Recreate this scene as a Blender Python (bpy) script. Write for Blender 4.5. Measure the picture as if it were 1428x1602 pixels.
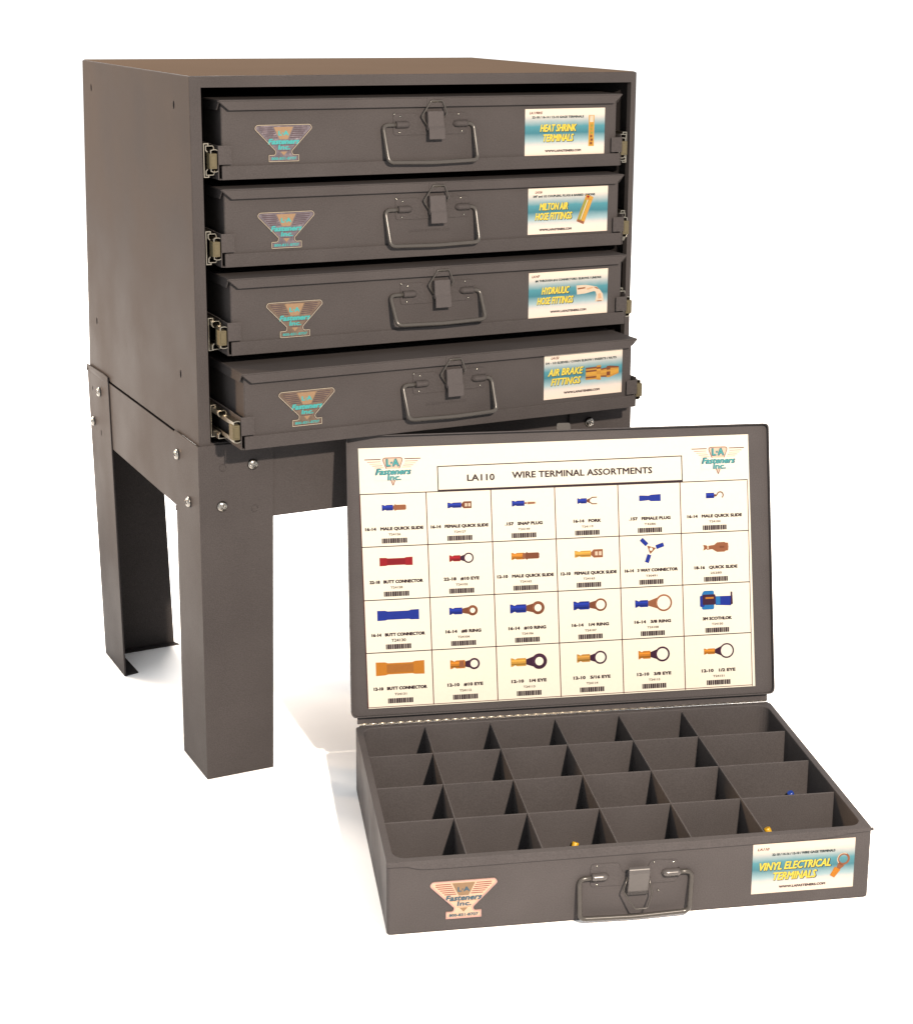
import bpy, bmesh, math, random
from mathutils import Matrix, Vector
random.seed(7)
for o in list(bpy.data.objects): bpy.data.objects.remove(o)
SC = bpy.context.scene
COL = SC.collection
R = math.radians

# ---------------------------------------------------------------- camera
cam = bpy.data.cameras.new('camera')
cam.sensor_fit = 'VERTICAL'; cam.sensor_height = 36.0
cam.lens = 2761.62 * 36.0 / 1602.0
cam.shift_x = (714.0 - 806.593) / 1602.0
cam.shift_y = (650.634 - 801.0) / 1602.0
cam.clip_start = 0.05; cam.clip_end = 200.0
camo = bpy.data.objects.new('camera', cam)
camo.location = (-0.5251, -1.6894, 0.8184)
camo.rotation_euler = (1.3358, -0.0132, -0.4809)
COL.objects.link(camo); SC.camera = camo

# ---------------------------------------------------------------- light: white studio, one hard flash, two added rear fill lights
SC.view_settings.view_transform = 'Standard'
SC.view_settings.look = 'None'
SC.view_settings.exposure = 0.0
SC.view_settings.gamma = 1.0
w = bpy.data.worlds.new('World'); SC.world = w; w.use_nodes = True
w.node_tree.nodes['Background'].inputs[0].default_value = (1.0, 1.0, 1.0, 1)
w.node_tree.nodes['Background'].inputs[1].default_value = 1.32

def area(name, loc, target, size, power, color, sy=None):
    l = bpy.data.lights.new(name, 'AREA'); l.energy = power; l.color = color; l.size = size
    if sy: l.shape = 'RECTANGLE'; l.size_y = sy
    else: l.shape = 'DISK'
    o = bpy.data.objects.new(name, l); o.location = loc
    o.rotation_euler = (Vector(target) - Vector(loc)).to_track_quat('-Z', 'Y').to_euler()
    COL.objects.link(o); return o
def spot(name, loc, target, power, color, soft, cone, blend):
    l = bpy.data.lights.new(name, 'SPOT'); l.energy = power; l.color = color
    l.shadow_soft_size = soft; l.spot_size = R(cone); l.spot_blend = blend
    o = bpy.data.objects.new(name, l); o.location = loc
    o.rotation_euler = (Vector(target) - Vector(loc)).to_track_quat('-Z', 'Y').to_euler()
    COL.objects.link(o); return o
spot('flash_lamp', (0.06, -1.75, 1.25), (0.36, -0.12, 0.36), 425.0, (1.0, 0.83, 0.68), 0.025, 47, 0.35)
spot('side_lamp', (-1.9, 1.75, 0.95), (0.0, 0.30, 0.58), 760.0, (1.0, 0.66, 0.38), 0.15, 24, 0.6)
area('rear_fill', (0.4, 2.6, 2.6), (0.3, 0.9, 0.0), 1.6, 235.0, (1.0, 0.92, 0.84), 1.6)  # added fill, whitens the floor behind and between the legs
area('rear_left_fill', (-1.0, 1.9, 2.6), (0.1, -0.2, 0.0), 0.6, 75.0, (1.0, 0.84, 0.68), 0.6)  # added fill against the floor shadow left of the open case

# ---------------------------------------------------------------- materials
MATS = {}
def nt(name):
    m = bpy.data.materials.new(name); m.use_nodes = True
    t = m.node_tree; b = t.nodes['Principled BSDF']; MATS[name] = m
    return m, t, b
def setspec(b, v): b.inputs['Specular IOR Level'].default_value = v
def noise(t, scale, detail=3, coord='Object'):
    tc = t.nodes.new('ShaderNodeTexCoord'); n = t.nodes.new('ShaderNodeTexNoise')
    n.inputs['Scale'].default_value = scale; n.inputs['Detail'].default_value = detail
    t.links.new(tc.outputs[coord], n.inputs['Vector']); return n
def ramp(t, src, stops, interp='LINEAR'):
    r = t.nodes.new('ShaderNodeValToRGB'); r.color_ramp.interpolation = interp
    e = r.color_ramp.elements
    while len(e) < len(stops): e.new(0.5)
    for k, (p, c) in enumerate(stops): e[k].position = p; e[k].color = (*c, 1)
    t.links.new(src, r.inputs[0]); return r
def paint(name, base, rough, spec, wear=0.10, bump=0.05, low=9):
    m, t, b = nt(name)
    n1 = noise(t, 900, 2); n2 = noise(t, low, 5)
    mx = t.nodes.new('ShaderNodeMath'); mx.operation = 'ADD'
    mu1 = t.nodes.new('ShaderNodeMath'); mu1.operation = 'MULTIPLY'; mu1.inputs[1].default_value = 0.62
    mu2 = t.nodes.new('ShaderNodeMath'); mu2.operation = 'MULTIPLY'; mu2.inputs[1].default_value = 0.38
    t.links.new(n1.outputs[0], mu1.inputs[0]); t.links.new(n2.outputs[0], mu2.inputs[0])
    t.links.new(mu1.outputs[0], mx.inputs[0]); t.links.new(mu2.outputs[0], mx.inputs[1])
    lo = tuple(c * (1 - wear * 1.6) for c in base); hi = tuple(c * (1 + wear * 1.6) for c in base)
    r = ramp(t, mx.outputs[0], [(0.3, lo), (0.7, hi)])
    t.links.new(r.outputs[0], b.inputs['Base Color'])
    rr = ramp(t, n2.outputs[0], [(0.3, (rough - .10,) * 3), (0.7, (rough + .12,) * 3)])
    t.links.new(rr.outputs[0], b.inputs['Roughness'])
    bp = t.nodes.new('ShaderNodeBump'); bp.inputs['Strength'].default_value = bump; bp.inputs['Distance'].default_value = 0.0004
    t.links.new(n1.outputs[0], bp.inputs['Height']); t.links.new(bp.outputs[0], b.inputs['Normal'])
    setspec(b, spec); return m
def plain(name, col, rough=0.6, metal=0.0, spec=0.06, var=0.05):
    m, t, b = nt(name)
    if metal == 0.0: col = tuple(c * 0.76 for c in col)
    n = noise(t, 260, 3)
    r = ramp(t, n.outputs[0], [(0.25, tuple(c * (1 - var) for c in col)), (0.75, tuple(min(1, c * (1 + var)) for c in col))])
    t.links.new(r.outputs[0], b.inputs['Base Color'])
    b.inputs['Roughness'].default_value = rough; b.inputs['Metallic'].default_value = metal
    setspec(b, spec); return m
PAINT = paint('grey_enamel', (0.0342, 0.0313, 0.0313), 0.38, 0.009, wear=0.17)
TOPLIT = paint('grey_enamel_warm_lit', (0.062, 0.046, 0.035), 0.9, 0.0, wear=.03)  # same grey enamel as the shell, warm light on top put into the colour
TRAYPAINT = paint('grey_enamel_worn', (0.0428, 0.0398, 0.0405), 0.38, 0.015, wear=0.13, bump=0.02, low=14)
LEVER = paint('latch_enamel', (0.040, 0.0362, 0.0362), 0.3, 0.10)
WIREP = plain('grey_wire_enamel', (0.041, 0.038, 0.035), 0.22, 0.0, 0.25)
WORN = plain('polished_grey_enamel', (0.052, 0.048, 0.047), 0.22, 0.0, 0.45)
GLINT = plain('polished_rivet', (0.26, 0.25, 0.22), 0.2, 1.0)
ZINC = plain('zinc_plate', (0.25, 0.23, 0.19), 0.28, 1.0)
SCREW = plain('bright_zinc', (0.20, 0.19, 0.175), 0.24, 1.0)
DARKSTEEL = plain('dark_steel', (0.10, 0.09, 0.075), 0.35, 0.9)
def hinge_mat():  # bright-to-dark reflection along the hinge, painted into colour and metalness
    m, t, b = nt('hinge_reflection_fade')
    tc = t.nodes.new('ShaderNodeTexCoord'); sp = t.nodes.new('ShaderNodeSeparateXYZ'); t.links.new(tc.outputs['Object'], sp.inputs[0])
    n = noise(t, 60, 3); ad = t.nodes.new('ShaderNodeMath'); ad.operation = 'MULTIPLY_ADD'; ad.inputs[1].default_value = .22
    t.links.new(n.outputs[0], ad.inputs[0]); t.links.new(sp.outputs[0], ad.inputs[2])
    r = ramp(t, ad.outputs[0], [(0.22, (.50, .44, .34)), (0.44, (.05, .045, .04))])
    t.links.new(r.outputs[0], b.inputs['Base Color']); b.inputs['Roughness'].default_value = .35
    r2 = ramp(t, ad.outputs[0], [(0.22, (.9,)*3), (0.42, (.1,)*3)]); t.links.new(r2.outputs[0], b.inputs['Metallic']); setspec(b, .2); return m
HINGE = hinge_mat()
BUMPER = plain('olive_nylon', (0.075, 0.065, 0.040), 0.5)
CARD = plain('cream_card', (0.44, 0.43, 0.37), 0.5, 0, 0.1, 0.015)
INK = plain('black_ink', (0.02, 0.012, 0.016), 0.5)
FAINT = plain('grey_ink', (0.0581, 0.0363, 0.0290), 0.5)
RUST = plain('maroon_ink', (0.0660, 0.0132, 0.0132), 0.5)
PINK = plain('rose_ink', (0.1584, 0.0528, 0.0475), 0.5)
PEACH = plain('peach_ink', (0.3069, 0.1980, 0.1237), 0.5)
YELLOW = plain('yellow_ink', (0.370, 0.300, 0.045), 0.45)
NAVY = plain('navy_ink', (0.0198, 0.0297, 0.0330), 0.5)
TEAL = plain('teal_ink', (0.0379, 0.1974, 0.1974), 0.4)
SLATE = plain('slate_ink', (0.0297, 0.0653, 0.0950), 0.4)
BLUE = plain('blue_ink', (0.0067, 0.0168, 0.1459), 0.4)
SKYB = plain('light_blue_ink', (0.0106, 0.0845, 0.2218), 0.4)
REDD = plain('deep_red_ink', (0.11, 0.005, 0.009), 0.4)
ORANGED = plain('deep_orange_ink', (0.19, 0.075, 0.016), 0.4)
RED = plain('red_ink', (0.1478, 0.0063, 0.0106), 0.4)
ORANGE = plain('orange_ink', (0.2574, 0.0990, 0.0124), 0.4)
AMBER = plain('amber_ink', (0.2851, 0.1568, 0.0285), 0.4)
BROWN = plain('brown_ink', (0.0924, 0.0330, 0.0165), 0.4)
COPPER = plain('copper_ink', (0.1386, 0.0544, 0.0272), 0.4)
PLUM = plain('plum_ink', (0.0231, 0.0079, 0.0198), 0.4)
GOLD = plain('gold_ink', (0.2429, 0.1267, 0.0264), 0.35)
PALE = plain('pale_ink', (0.3267, 0.2722, 0.2079), 0.4)
OLIVE = plain('olive_ink', (0.1485, 0.1485, 0.0297), 0.4)
def foil(name, col):
    m, t, b = nt(name); n = noise(t, 110, 2)
    r = ramp(t, n.outputs[0], [(0.3, tuple(c * .8 for c in col)), (0.7, tuple(c * 1.2 for c in col))]); t.links.new(r.outputs[0], b.inputs['Base Color'])
    b.inputs['Metallic'].default_value = 0.75; b.inputs['Roughness'].default_value = 0.30
    bp = t.nodes.new('ShaderNodeBump'); bp.inputs['Strength'].default_value = 0.5; bp.inputs['Distance'].default_value = 0.002
    t.links.new(n.outputs[0], bp.inputs['Height']); t.links.new(bp.outputs[0], b.inputs['Normal']); return m
PEWTER = foil('pewter', (0.098, 0.084, 0.094))
PEWTERTAN = foil('tan_pewter', (0.110, 0.078, 0.056))
RIM = plain('pewter_rim', (0.40, 0.33, 0.24), 0.25, 1.0, 0.5)
GROOVE = plain('groove', (0.05, 0.035, 0.04), 0.4)
TAN = plain('tan_enamel', (0.1693, 0.1129, 0.0690), 0.4)
BADGEW = plain('cream_badge', (0.3516, 0.2471, 0.1711), 0.35, 0.0, 0.4)
BADGER = plain('rose_rim', (0.2614, 0.1616, 0.1426), 0.3, 0.3, 0.5)
YPLAST = plain('yellow_vinyl', (0.4092, 0.2376, 0.0066), 0.35, 0, 0.5)
BPLAST = plain('blue_vinyl', (0.0079, 0.0330, 0.2112), 0.35, 0, 0.5)
TINNED = plain('tinned_copper', (0.55, 0.48, 0.38), 0.3, 1.0)
def sticker_mat():
    m, t, b = nt('gradient_print')
    tc = t.nodes.new('ShaderNodeTexCoord'); sp = t.nodes.new('ShaderNodeSeparateXYZ')
    t.links.new(tc.outputs['Generated'], sp.inputs[0])
    n = noise(t, 120, 3)
    ad = t.nodes.new('ShaderNodeMath'); ad.operation = 'MULTIPLY_ADD'; ad.inputs[1].default_value = 0.04
    t.links.new(n.outputs[0], ad.inputs[0]); t.links.new(sp.outputs[2], ad.inputs[2])
    cr = (0.318, 0.278, 0.232)
    r = ramp(t, ad.outputs[0], [(0.0, cr), (0.20, (0.300, 0.262, 0.235)), (0.33, (0.125, 0.185, 0.200)), (0.50, (0.0130, 0.0720, 0.0930)),
        (0.64, (0.0230, 0.1000, 0.1220)), (0.78, (0.1596, 0.1824, 0.1824)), (0.90, (0.300, 0.268, 0.230)), (1.0, cr)])
    t.links.new(r.outputs[0], b.inputs['Base Color']); b.inputs['Roughness'].default_value = 0.4; setspec(b, 0.3)
    return m
STICK = sticker_mat()
def floor_mat():
    m, t, b = nt('white_sweep')
    n = noise(t, 30, 3)
    r = ramp(t, n.outputs[0], [(0.3, (0.955, 0.955, 0.955)), (0.7, (0.97, 0.97, 0.97))])
    t.links.new(r.outputs[0], b.inputs['Base Color']); b.inputs['Roughness'].default_value = 0.8; setspec(b, 0.1)
    return m
WHITE = floor_mat()

# ---------------------------------------------------------------- mesh helpers
class MB:
    """collects shapes; flat 2-D print goes through fr(u, v, off)"""
    def __init__(s, frame='xz'):
        s.v = []; s.f = []; s.m = []; s.sm = []; s.mats = []
        s.fr = (lambda u, w, o: (u, -o, w)) if frame == 'xz' else (lambda u, w, o: (u, w, o))
    def mi(s, mat):
        if mat not in s.mats: s.mats.append(mat)
        return s.mats.index(mat)
    def add(s, vs, fs, mat, smooth=False):
        b = len(s.v); s.v += [tuple(x) for x in vs]; k = s.mi(mat)
        for f in fs: s.f.append(tuple(b + i for i in f)); s.m.append(k); s.sm.append(smooth)
    def box(s, x0, x1, y0, y1, z0, z1, mat):
        s.add([(x0,y0,z0),(x1,y0,z0),(x1,y1,z0),(x0,y1,z0),(x0,y0,z1),(x1,y0,z1),(x1,y1,z1),(x0,y1,z1)],
              [(0,3,2,1),(4,5,6,7),(0,1,5,4),(1,2,6,5),(2,3,7,6),(3,0,4,7)], mat)
    def prism(s, pts, axis, a0, a1, mat, smooth=False):
        n = len(pts)
        def P(p, a): return {'y': (p[0], a, p[1]), 'z': (p[0], p[1], a), 'x': (a, p[0], p[1])}[axis]
        vs = [P(p, a0) for p in pts] + [P(p, a1) for p in pts]
        s.add(vs, [tuple(range(n))[::-1], tuple(range(n, 2*n))], mat)
        s.add(vs, [(i, (i+1) % n, n + (i+1) % n, n + i) for i in range(n)], mat, smooth)
    def loft(s, loops, mat, closed=True, caps=True, smooth=False):
        n = len(loops[0]); vs = [p for l in loops for p in l]; fs = []
        for k in range(len(loops) - 1):
            for i in range(n if closed else n - 1):
                j = (i + 1) % n; fs.append((k*n+i, k*n+j, (k+1)*n+j, (k+1)*n+i))
        s.add(vs, fs, mat, smooth)
        if caps:
            s.add(loops[0], [tuple(range(n))], mat); s.add(loops[-1], [tuple(range(n))], mat)
    def ringprism(s, outer, inner, z0, z1, mat):
        n = len(outer)
        vs = [(*p, z0) for p in outer] + [(*p, z1) for p in outer] + [(*p, z0) for p in inner] + [(*p, z1) for p in inner]
        fs = []
        for i in range(n):
            j = (i+1) % n
            fs += [(i, j, n+j, n+i), (2*n+i, 3*n+i, 3*n+j, 2*n+j), (n+i, n+j, 3*n+j, 3*n+i), (i, 2*n+i, 2*n+j, j)]
        s.add(vs, fs, mat)
    def tube(s, path, r, mat, n=8):
        path = [Vector(p) for p in path]; loops = []
        up = Vector((0.3, 0.9, 0.2)).normalized()
        for i, p in enumerate(path):
            a = path[max(0, i-1)]; b = path[min(len(path)-1, i+1)]
            d = (b - a).normalized()
            sx = d.cross(up).normalized(); up = sx.cross(d).normalized()
            rr = r[i] if isinstance(r, (list, tuple)) else r
            loops.append([tuple(p + sx*math.cos(2*math.pi*k/n)*rr + up*math.sin(2*math.pi*k/n)*rr) for k in range(n)])
        s.loft(loops, mat, smooth=True)
    # flat print
    def flat(s, pts, off, mat): s.add([s.fr(x, y, off) for x, y in pts], [tuple(range(len(pts)))], mat)
    def rect(s, x0, x1, y0, y1, off, mat): s.flat([(x0,y0),(x1,y0),(x1,y1),(x0,y1)], off, mat)
    def annulus(s, cx, cy, ro, ri, off, mat, a0=0, a1=360, n=24):
        vs = []; fs = []
        for k in range(n + 1):
            a = R(a0 + (a1 - a0) * k / n)
            vs += [s.fr(cx+math.cos(a)*ro, cy+math.sin(a)*ro, off), s.fr(cx+math.cos(a)*ri, cy+math.sin(a)*ri, off)]
        for k in range(n): fs.append((2*k, 2*k+2, 2*k+3, 2*k+1))
        s.add(vs, fs, mat)
    def stroke(s, pts, wd, off, mat, closed=False):
        n = len(pts)
        for i in range(n if closed else n - 1):
            a = Vector(pts[i]); b = Vector(pts[(i+1) % n]); d = (b - a)
            if d.length < 1e-7: continue
            d.normalize(); q = Vector((-d.y, d.x)) * wd / 2; e = d * wd * 0.3
            s.flat([tuple(a-e-q), tuple(b+e-q), tuple(b+e+q), tuple(a-e+q)], off, mat)
    def text(s, string, x, y, width, height, off, mat, bold=0.0, shear=0.0, track=1.0):
        """text centred on (x, y), cap height and total width given"""
        vs, fs, x0, x1, ch = glyphs(string, 0.0, shear, track)
        sx = width / (x1 - x0); sy = height / ch; cx = (x0 + x1) / 2
        b = bold * height
        for k, (dx, dy) in enumerate(((0, 0), (-b, b*.5), (b, -b*.5), (-b*.6, -b*.8), (b*.6, b*.8)) if bold else ((0, 0),)):
            s.add([s.fr(x + dx + (p[0] - cx) * sx, y + dy + (p[1] - ch / 2) * sy, off + k * 1.2e-5) for p in vs], fs, mat)
    def build(s, name, parent=None, bevel=0.0, seg=2, matrix=None, recalc=True):
        return place(name, s.mesh(name, recalc), parent, bevel, seg, matrix)
    def mesh(s, name, recalc=True):
        me = bpy.data.meshes.new(name); me.from_pydata(s.v, [], s.f)
        for m in s.mats: me.materials.append(m)
        me.polygons.foreach_set('material_index', s.m); me.polygons.foreach_set('use_smooth', s.sm)
        if recalc:
            bm = bmesh.new(); bm.from_mesh(me); bmesh.ops.remove_doubles(bm, verts=bm.verts, dist=1e-7)
            bmesh.ops.recalc_face_normals(bm, faces=bm.faces); bm.to_mesh(me); bm.free()
        me.update(); return me
def place(name, me, parent=None, bevel=0.0, seg=2, matrix=None):
    o = bpy.data.objects.new(name, me); COL.objects.link(o)
    if parent: o.parent = parent
    if matrix is not None: o.matrix_local = matrix
    if bevel:
        b = o.modifiers.new('bevel', 'BEVEL'); b.width = bevel; b.segments = seg; b.limit_method = 'ANGLE'; b.angle_limit = R(40)
        b.harden_normals = False
    return o
def empty(name, loc, rz, label, cat, group=None):
    o = bpy.data.objects.new(name, None); COL.objects.link(o); o.empty_display_size = 0.05
    o.location = loc; o.rotation_euler = (0, 0, rz); o['label'] = label; o['category'] = cat
    if group: o['group'] = group
    return o
def cut(o, cutter_mb):
    c = cutter_mb.build('cutter')
    m = o.modifiers.new('cut', 'BOOLEAN'); m.object = c; m.operation = 'DIFFERENCE'; m.solver = 'EXACT'
    dg = bpy.context.evaluated_depsgraph_get()
    me = bpy.data.meshes.new_from_object(o.evaluated_get(dg))
    o.modifiers.clear(); o.data = me; bpy.data.objects.remove(c)
GL = {}
def glyphs(string, bold, shear, track):
    key = (string, bold, shear, track)
    if key in GL: return GL[key]
    cu = bpy.data.curves.new('glyph', 'FONT'); cu.size = 1.0; cu.resolution_u = 2; cu.offset = bold; cu.shear = shear; cu.space_character = track
    cu.fill_mode = 'FRONT'
    ob = bpy.data.objects.new('glyph', cu); COL.objects.link(ob); res = []
    for t in (string, 'H'):
        cu.body = t
        dg = bpy.context.evaluated_depsgraph_get(); dg.update(); ev = ob.evaluated_get(dg); me = ev.to_mesh()
        res.append(([tuple(v.co[:2]) for v in me.vertices], [tuple(p.vertices) for p in me.polygons])); ev.to_mesh_clear()
    bpy.data.objects.remove(ob); bpy.data.curves.remove(cu)
    vs, fs = res[0]; ch = max(p[1] for p in res[1][0])
    GL[key] = (vs, fs, min(p[0] for p in vs), max(p[0] for p in vs), ch); return GL[key]
def rrect(x0, x1, y0, y1, r, n=5):
    pts = []
    for cx, cy, a in ((x1-r, y0+r, -90), (x1-r, y1-r, 0), (x0+r, y1-r, 90), (x0+r, y0+r, 180)):
        for k in range(n + 1):
            t = R(a + 90 * k / n); pts.append((cx + r*math.cos(t), cy + r*math.sin(t)))
    return pts
def fillet(pts, r, n=4):
    """round every corner of a closed 2-D polygon; r may be a list"""
    out = []; N = len(pts)
    for i, p in enumerate(pts):
        ri = r[i] if isinstance(r, (list, tuple)) else r
        p = Vector(p); a = (Vector(pts[i-1]) - p); b = (Vector(pts[(i+1) % N]) - p)
        if ri <= 0: out.append(tuple(p)); continue
        d = min(ri, a.length * .45, b.length * .45); A = p + a.normalized()*d; B = p + b.normalized()*d
        for k in range(n + 1):
            t = k / n; out.append(tuple((1-t)**2*A + 2*t*(1-t)*p + t*t*B))
    return out
def round_path(pts, r, n=5):
    out = [Vector(pts[0])]
    for i in range(1, len(pts) - 1):
        p = Vector(pts[i]); a = Vector(pts[i-1]) - p; b = Vector(pts[i+1]) - p
        d = min(r, a.length*.48, b.length*.48); A = p + a.normalized()*d; B = p + b.normalized()*d
        for k in range(n + 1):
            t = k / n; out.append((1-t)**2*A + 2*t*(1-t)*p + t*t*B)
    out.append(Vector(pts[-1])); return out
def thick(pts, t):
    """open 2-D polyline -> closed thin outline, offset to its left"""
    out = []; N = len(pts)
    for i, p in enumerate(pts):
        p = Vector(p); ns = []
        if i > 0: d = (p - Vector(pts[i-1])).normalized(); ns.append(Vector((-d.y, d.x)))
        if i < N-1: d = (Vector(pts[i+1]) - p).normalized(); ns.append(Vector((-d.y, d.x)))
        nn = sum(ns, Vector((0, 0))).normalized(); k = 1 / max(.4, nn.dot(ns[0])); out.append(tuple(p + nn*t*k))
    return [tuple(p) for p in pts] + out[::-1]

# ---------------------------------------------------------------- floor
mb = MB(); mb.add([(-30,-30,0),(30,-30,0),(30,30,0),(-30,30,0)], [(0,1,2,3)], WHITE)
fl = mb.build('floor'); fl['kind'] = 'structure'; fl['label'] = 'plain white studio floor under the cabinet and the open case'

# ---------------------------------------------------------------- cabinet
CW, ZB, ZT = 0.508, 0.3634, 0.7361
DT, DB = 0.410, 0.438             # depth at the top and at the bottom edge
cab = empty('storage_cabinet', (0.254, 0.2, 0), 0, 'grey steel slide rack cabinet holding four cases on a four-legged stand', 'cabinet')
CM = Matrix.Translation((-0.254, -0.2, 0))
def cpart(mb, name, bevel=0, seg=2, parent=None, **k): return mb.build(name, parent or cab, bevel, seg, CM if parent is None else None, **k)
fx0, fx1, fz0, fz1 = 0.0119, 0.5008, 0.3672, 0.7250
t = 0.0013
mb = MB()
def slab(pts8): mb.add(pts8, [(0,3,2,1),(4,5,6,7),(0,1,5,4),(1,2,6,5),(2,3,7,6),(3,0,4,7)], PAINT)
bm = bmesh.new()
def yy(z): return DB + (DT - DB) * (z - ZB) / (ZT - ZB)
outer = [bm.verts.new((x, y, z)) for x, y, z in ((0,0,ZB),(CW,0,ZB),(CW,0,ZT),(0,0,ZT),(0,yy(ZB),ZB),(CW,yy(ZB),ZB),(CW,yy(ZT),ZT),(0,yy(ZT),ZT))]
inner = [bm.verts.new((x, 0, z)) for x, z in ((fx0,fz0),(fx1,fz0),(fx1,fz1),(fx0,fz1))]
lip = [bm.verts.new((x, 0.008, z)) for x, z in ((fx0,fz0),(fx1,fz0),(fx1,fz1),(fx0,fz1))]
o_ = outer
for q in ((4,5,1,0),(2,6,7,3),(3,7,4,0),(1,5,6,2),(5,4,7,6)): bm.faces.new([o_[i] for i in q])
for i in range(4):
    j = (i+1) % 4; bm.faces.new([outer[i], outer[j], inner[j], inner[i]]); bm.faces.new([inner[i], inner[j], lip[j], lip[i]])
bmesh.ops.recalc_face_normals(bm, faces=bm.faces)
es = [e for e in bm.edges if e.verts[0] in outer and e.verts[1] in outer]
bmesh.ops.bevel(bm, geom=es, offset=0.0016, segments=3, affect='EDGES', profile=0.5)
bmesh.ops.recalc_face_normals(bm, faces=bm.faces)
me = bpy.data.meshes.new('shell'); bm.to_mesh(me); bm.free(); me.materials.append(PAINT)
shell = place('shell', me, cab, matrix=CM)
so = shell.modifiers.new('sheet', 'SOLIDIFY'); so.thickness = 0.0012; so.offset = -1
cm = MB()
for y, z in ((0.373,0.706),(0.0512,0.7056),(0.3923,0.4291),(0.0563,0.4299)):
    cm.prism([(y + .0026*math.cos(R(k*45+22)), z + .0044*math.sin(R(k*45+22))) for k in range(8)], 'x', -.01, .006, GROOVE)
cut(shell, cm)
mb = MB(); mb.prism([(.0022, .0022), (CW-.0022, .0022), (CW-.0022, DT-.002), (.0022, DT-.002)], 'z', ZT-.0002, ZT+.0006, TOPLIT); cpart(mb, 'top_tone_sheet', .0003)  # sheet added over the shell top to carry its painted warm-lit tone
mb = MB(); mb.box(.0045, .0055, .012, .40, ZB+.006, ZT-.006, PAINT); cpart(mb, 'slot_light_block')  # unseen sheet added to stop light leaking in through the side slots
# stand --------------------------------------------------------------
def leg(mb, sx, wt, wb, ft, fb, y0t, y0b, back, zt, th=0.0015):
    """L-section leg; sx=+1 left, -1 right; wt/wb width across, ft/fb width along the side, at top/bottom"""
    X = (lambda x: x) if sx > 0 else (lambda x: CW - x)
    Y = (lambda a, top: (y0t if top else y0b) + (-a if back else a))
    def quad(a, b, c, d):   # section loops bottom/top
        pass
    e = -0.0026
    for (p, q) in (('across', None), ('side', None)):
        loops = []
        for top in (False, True):
            wd = wt if top else wb; f = ft if top else fb; z = zt if top else 0.0
            if p == 'across': sec = [(e, 0), (wd, 0), (wd, th), (e + th, th)]
            else: sec = [(e, 0), (e + th, th), (e + th, f), (e, f)]
            loops.append([(X(a), Y(b, top), z) for a, b in sec])
        mb.loft(loops, PAINT)
    a_, b_ = sorted((X(-.0026), X(-.0001)))
    # turned-in foot along the bottom
    if back: mb.prism([(X(a), Y(b, False)) for a, b in ((e+th, th), (wb, th), (wb+.004, .012), (.014, .014), (.016, fb-.004), (e+th, fb+.0)) ], 'z', 0.0, th, PAINT)
    else: mb.prism([(X(a), Y(b, False)) for a, b in ((e+th, th), (wb, th), (wb-.004, .014), (.016, .016), (.012, fb-.01), (e+th, fb))], 'z', 0.0, th, PAINT)
legs = []
mb = MB(); leg(mb, 1, 0.0785, 0.0715, 0.0815, 0.0835, -0.0032, -0.0032, False, 0.3656); lf = cpart(mb, 'leg', 0.0007)
mb = MB(); leg(mb, -1, 0.0785, 0.0715, 0.0815, 0.0835, -0.0032, -0.0032, False, 0.3656); cpart(mb, 'leg', 0.0007)
# rear legs stand a little behind the shell and lean forward; their top corner is cropped
def rear(sx):
    mb = MB(); leg(mb, sx, 0.084, 0.086, 0.098, 0.088, 0.4410, 0.4090, True, 0.3600)
    X = (lambda x: x) if sx > 0 else (lambda x: CW - x)
    a, b = sorted((X(-0.0026), X(-0.0011)))
    mb.prism([(.4410, .3600), (.3430, .3600), (.3450, .3690), (.3640, .3700), (.4410, .3680)], 'x', a, b, PAINT)
    return cpart(mb, 'leg', 0.0006)
lr = rear(1); rear(-1)
# rails between the legs
mb = MB(); mb.box(0.002, CW-.002, -0.0013, 0.0, 0.2822, ZB+.0005, PAINT); mb.box(0.002, CW-.002, 0.0, 0.02, ZB-.0016, ZB-.0004, PAINT); apr = cpart(mb, 'front_rail', 0.0004)
mb = MB(); mb.box(0.002, CW-.002, 0.432, 0.4335, 0.2822, ZB-.001, PAINT); cpart(mb, 'rear_rail', 0.0004)
mb = MB(); mb.prism([(.0775,.2810),(.40,.2830),(.40,.3622),(.0775,.3622)], 'x', -0.0010, -0.0001, PAINT)
mb.prism([(.0775,.2810),(.0835,.2750),(.0835,.2815)], 'x', -0.0024, -0.0012, PAINT); mb.box(0.0, .022, .0775, .40, .3590, .3602, PAINT); sr = cpart(mb, 'side_rail', 0.0003)  # inner ledge added to block light through the seam under the shell
mb = MB(); mb.box(CW+.001, CW+.0024, .0775, .40, .2822, .3590, PAINT); cpart(mb, 'side_rail', 0.0003)
# holes in the stand
cm = MB()
for y, z, a, b in ((.4180,.3415,.0016,.0034),(.3845,.2925,.0016,.0040)):
    cm.prism([(y + a*math.cos(R(k*45+22)), z + b*math.sin(R(k*45+22))) for k in range(8)], 'x', -.008, -.0004, GROOVE)
cut(lr, cm)
# knock-out dimples in the front leg
for x, z in ((.0231,.3409),(.0564,.2936)):
    mb = MB(); mb.tube([(x+.0034*math.cos(R(k*22.5)), -.0034, z+.0037*math.sin(R(k*22.5))) for k in range(15)], .00045, PAINT, 5); cpart(mb, 'knockout')
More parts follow.
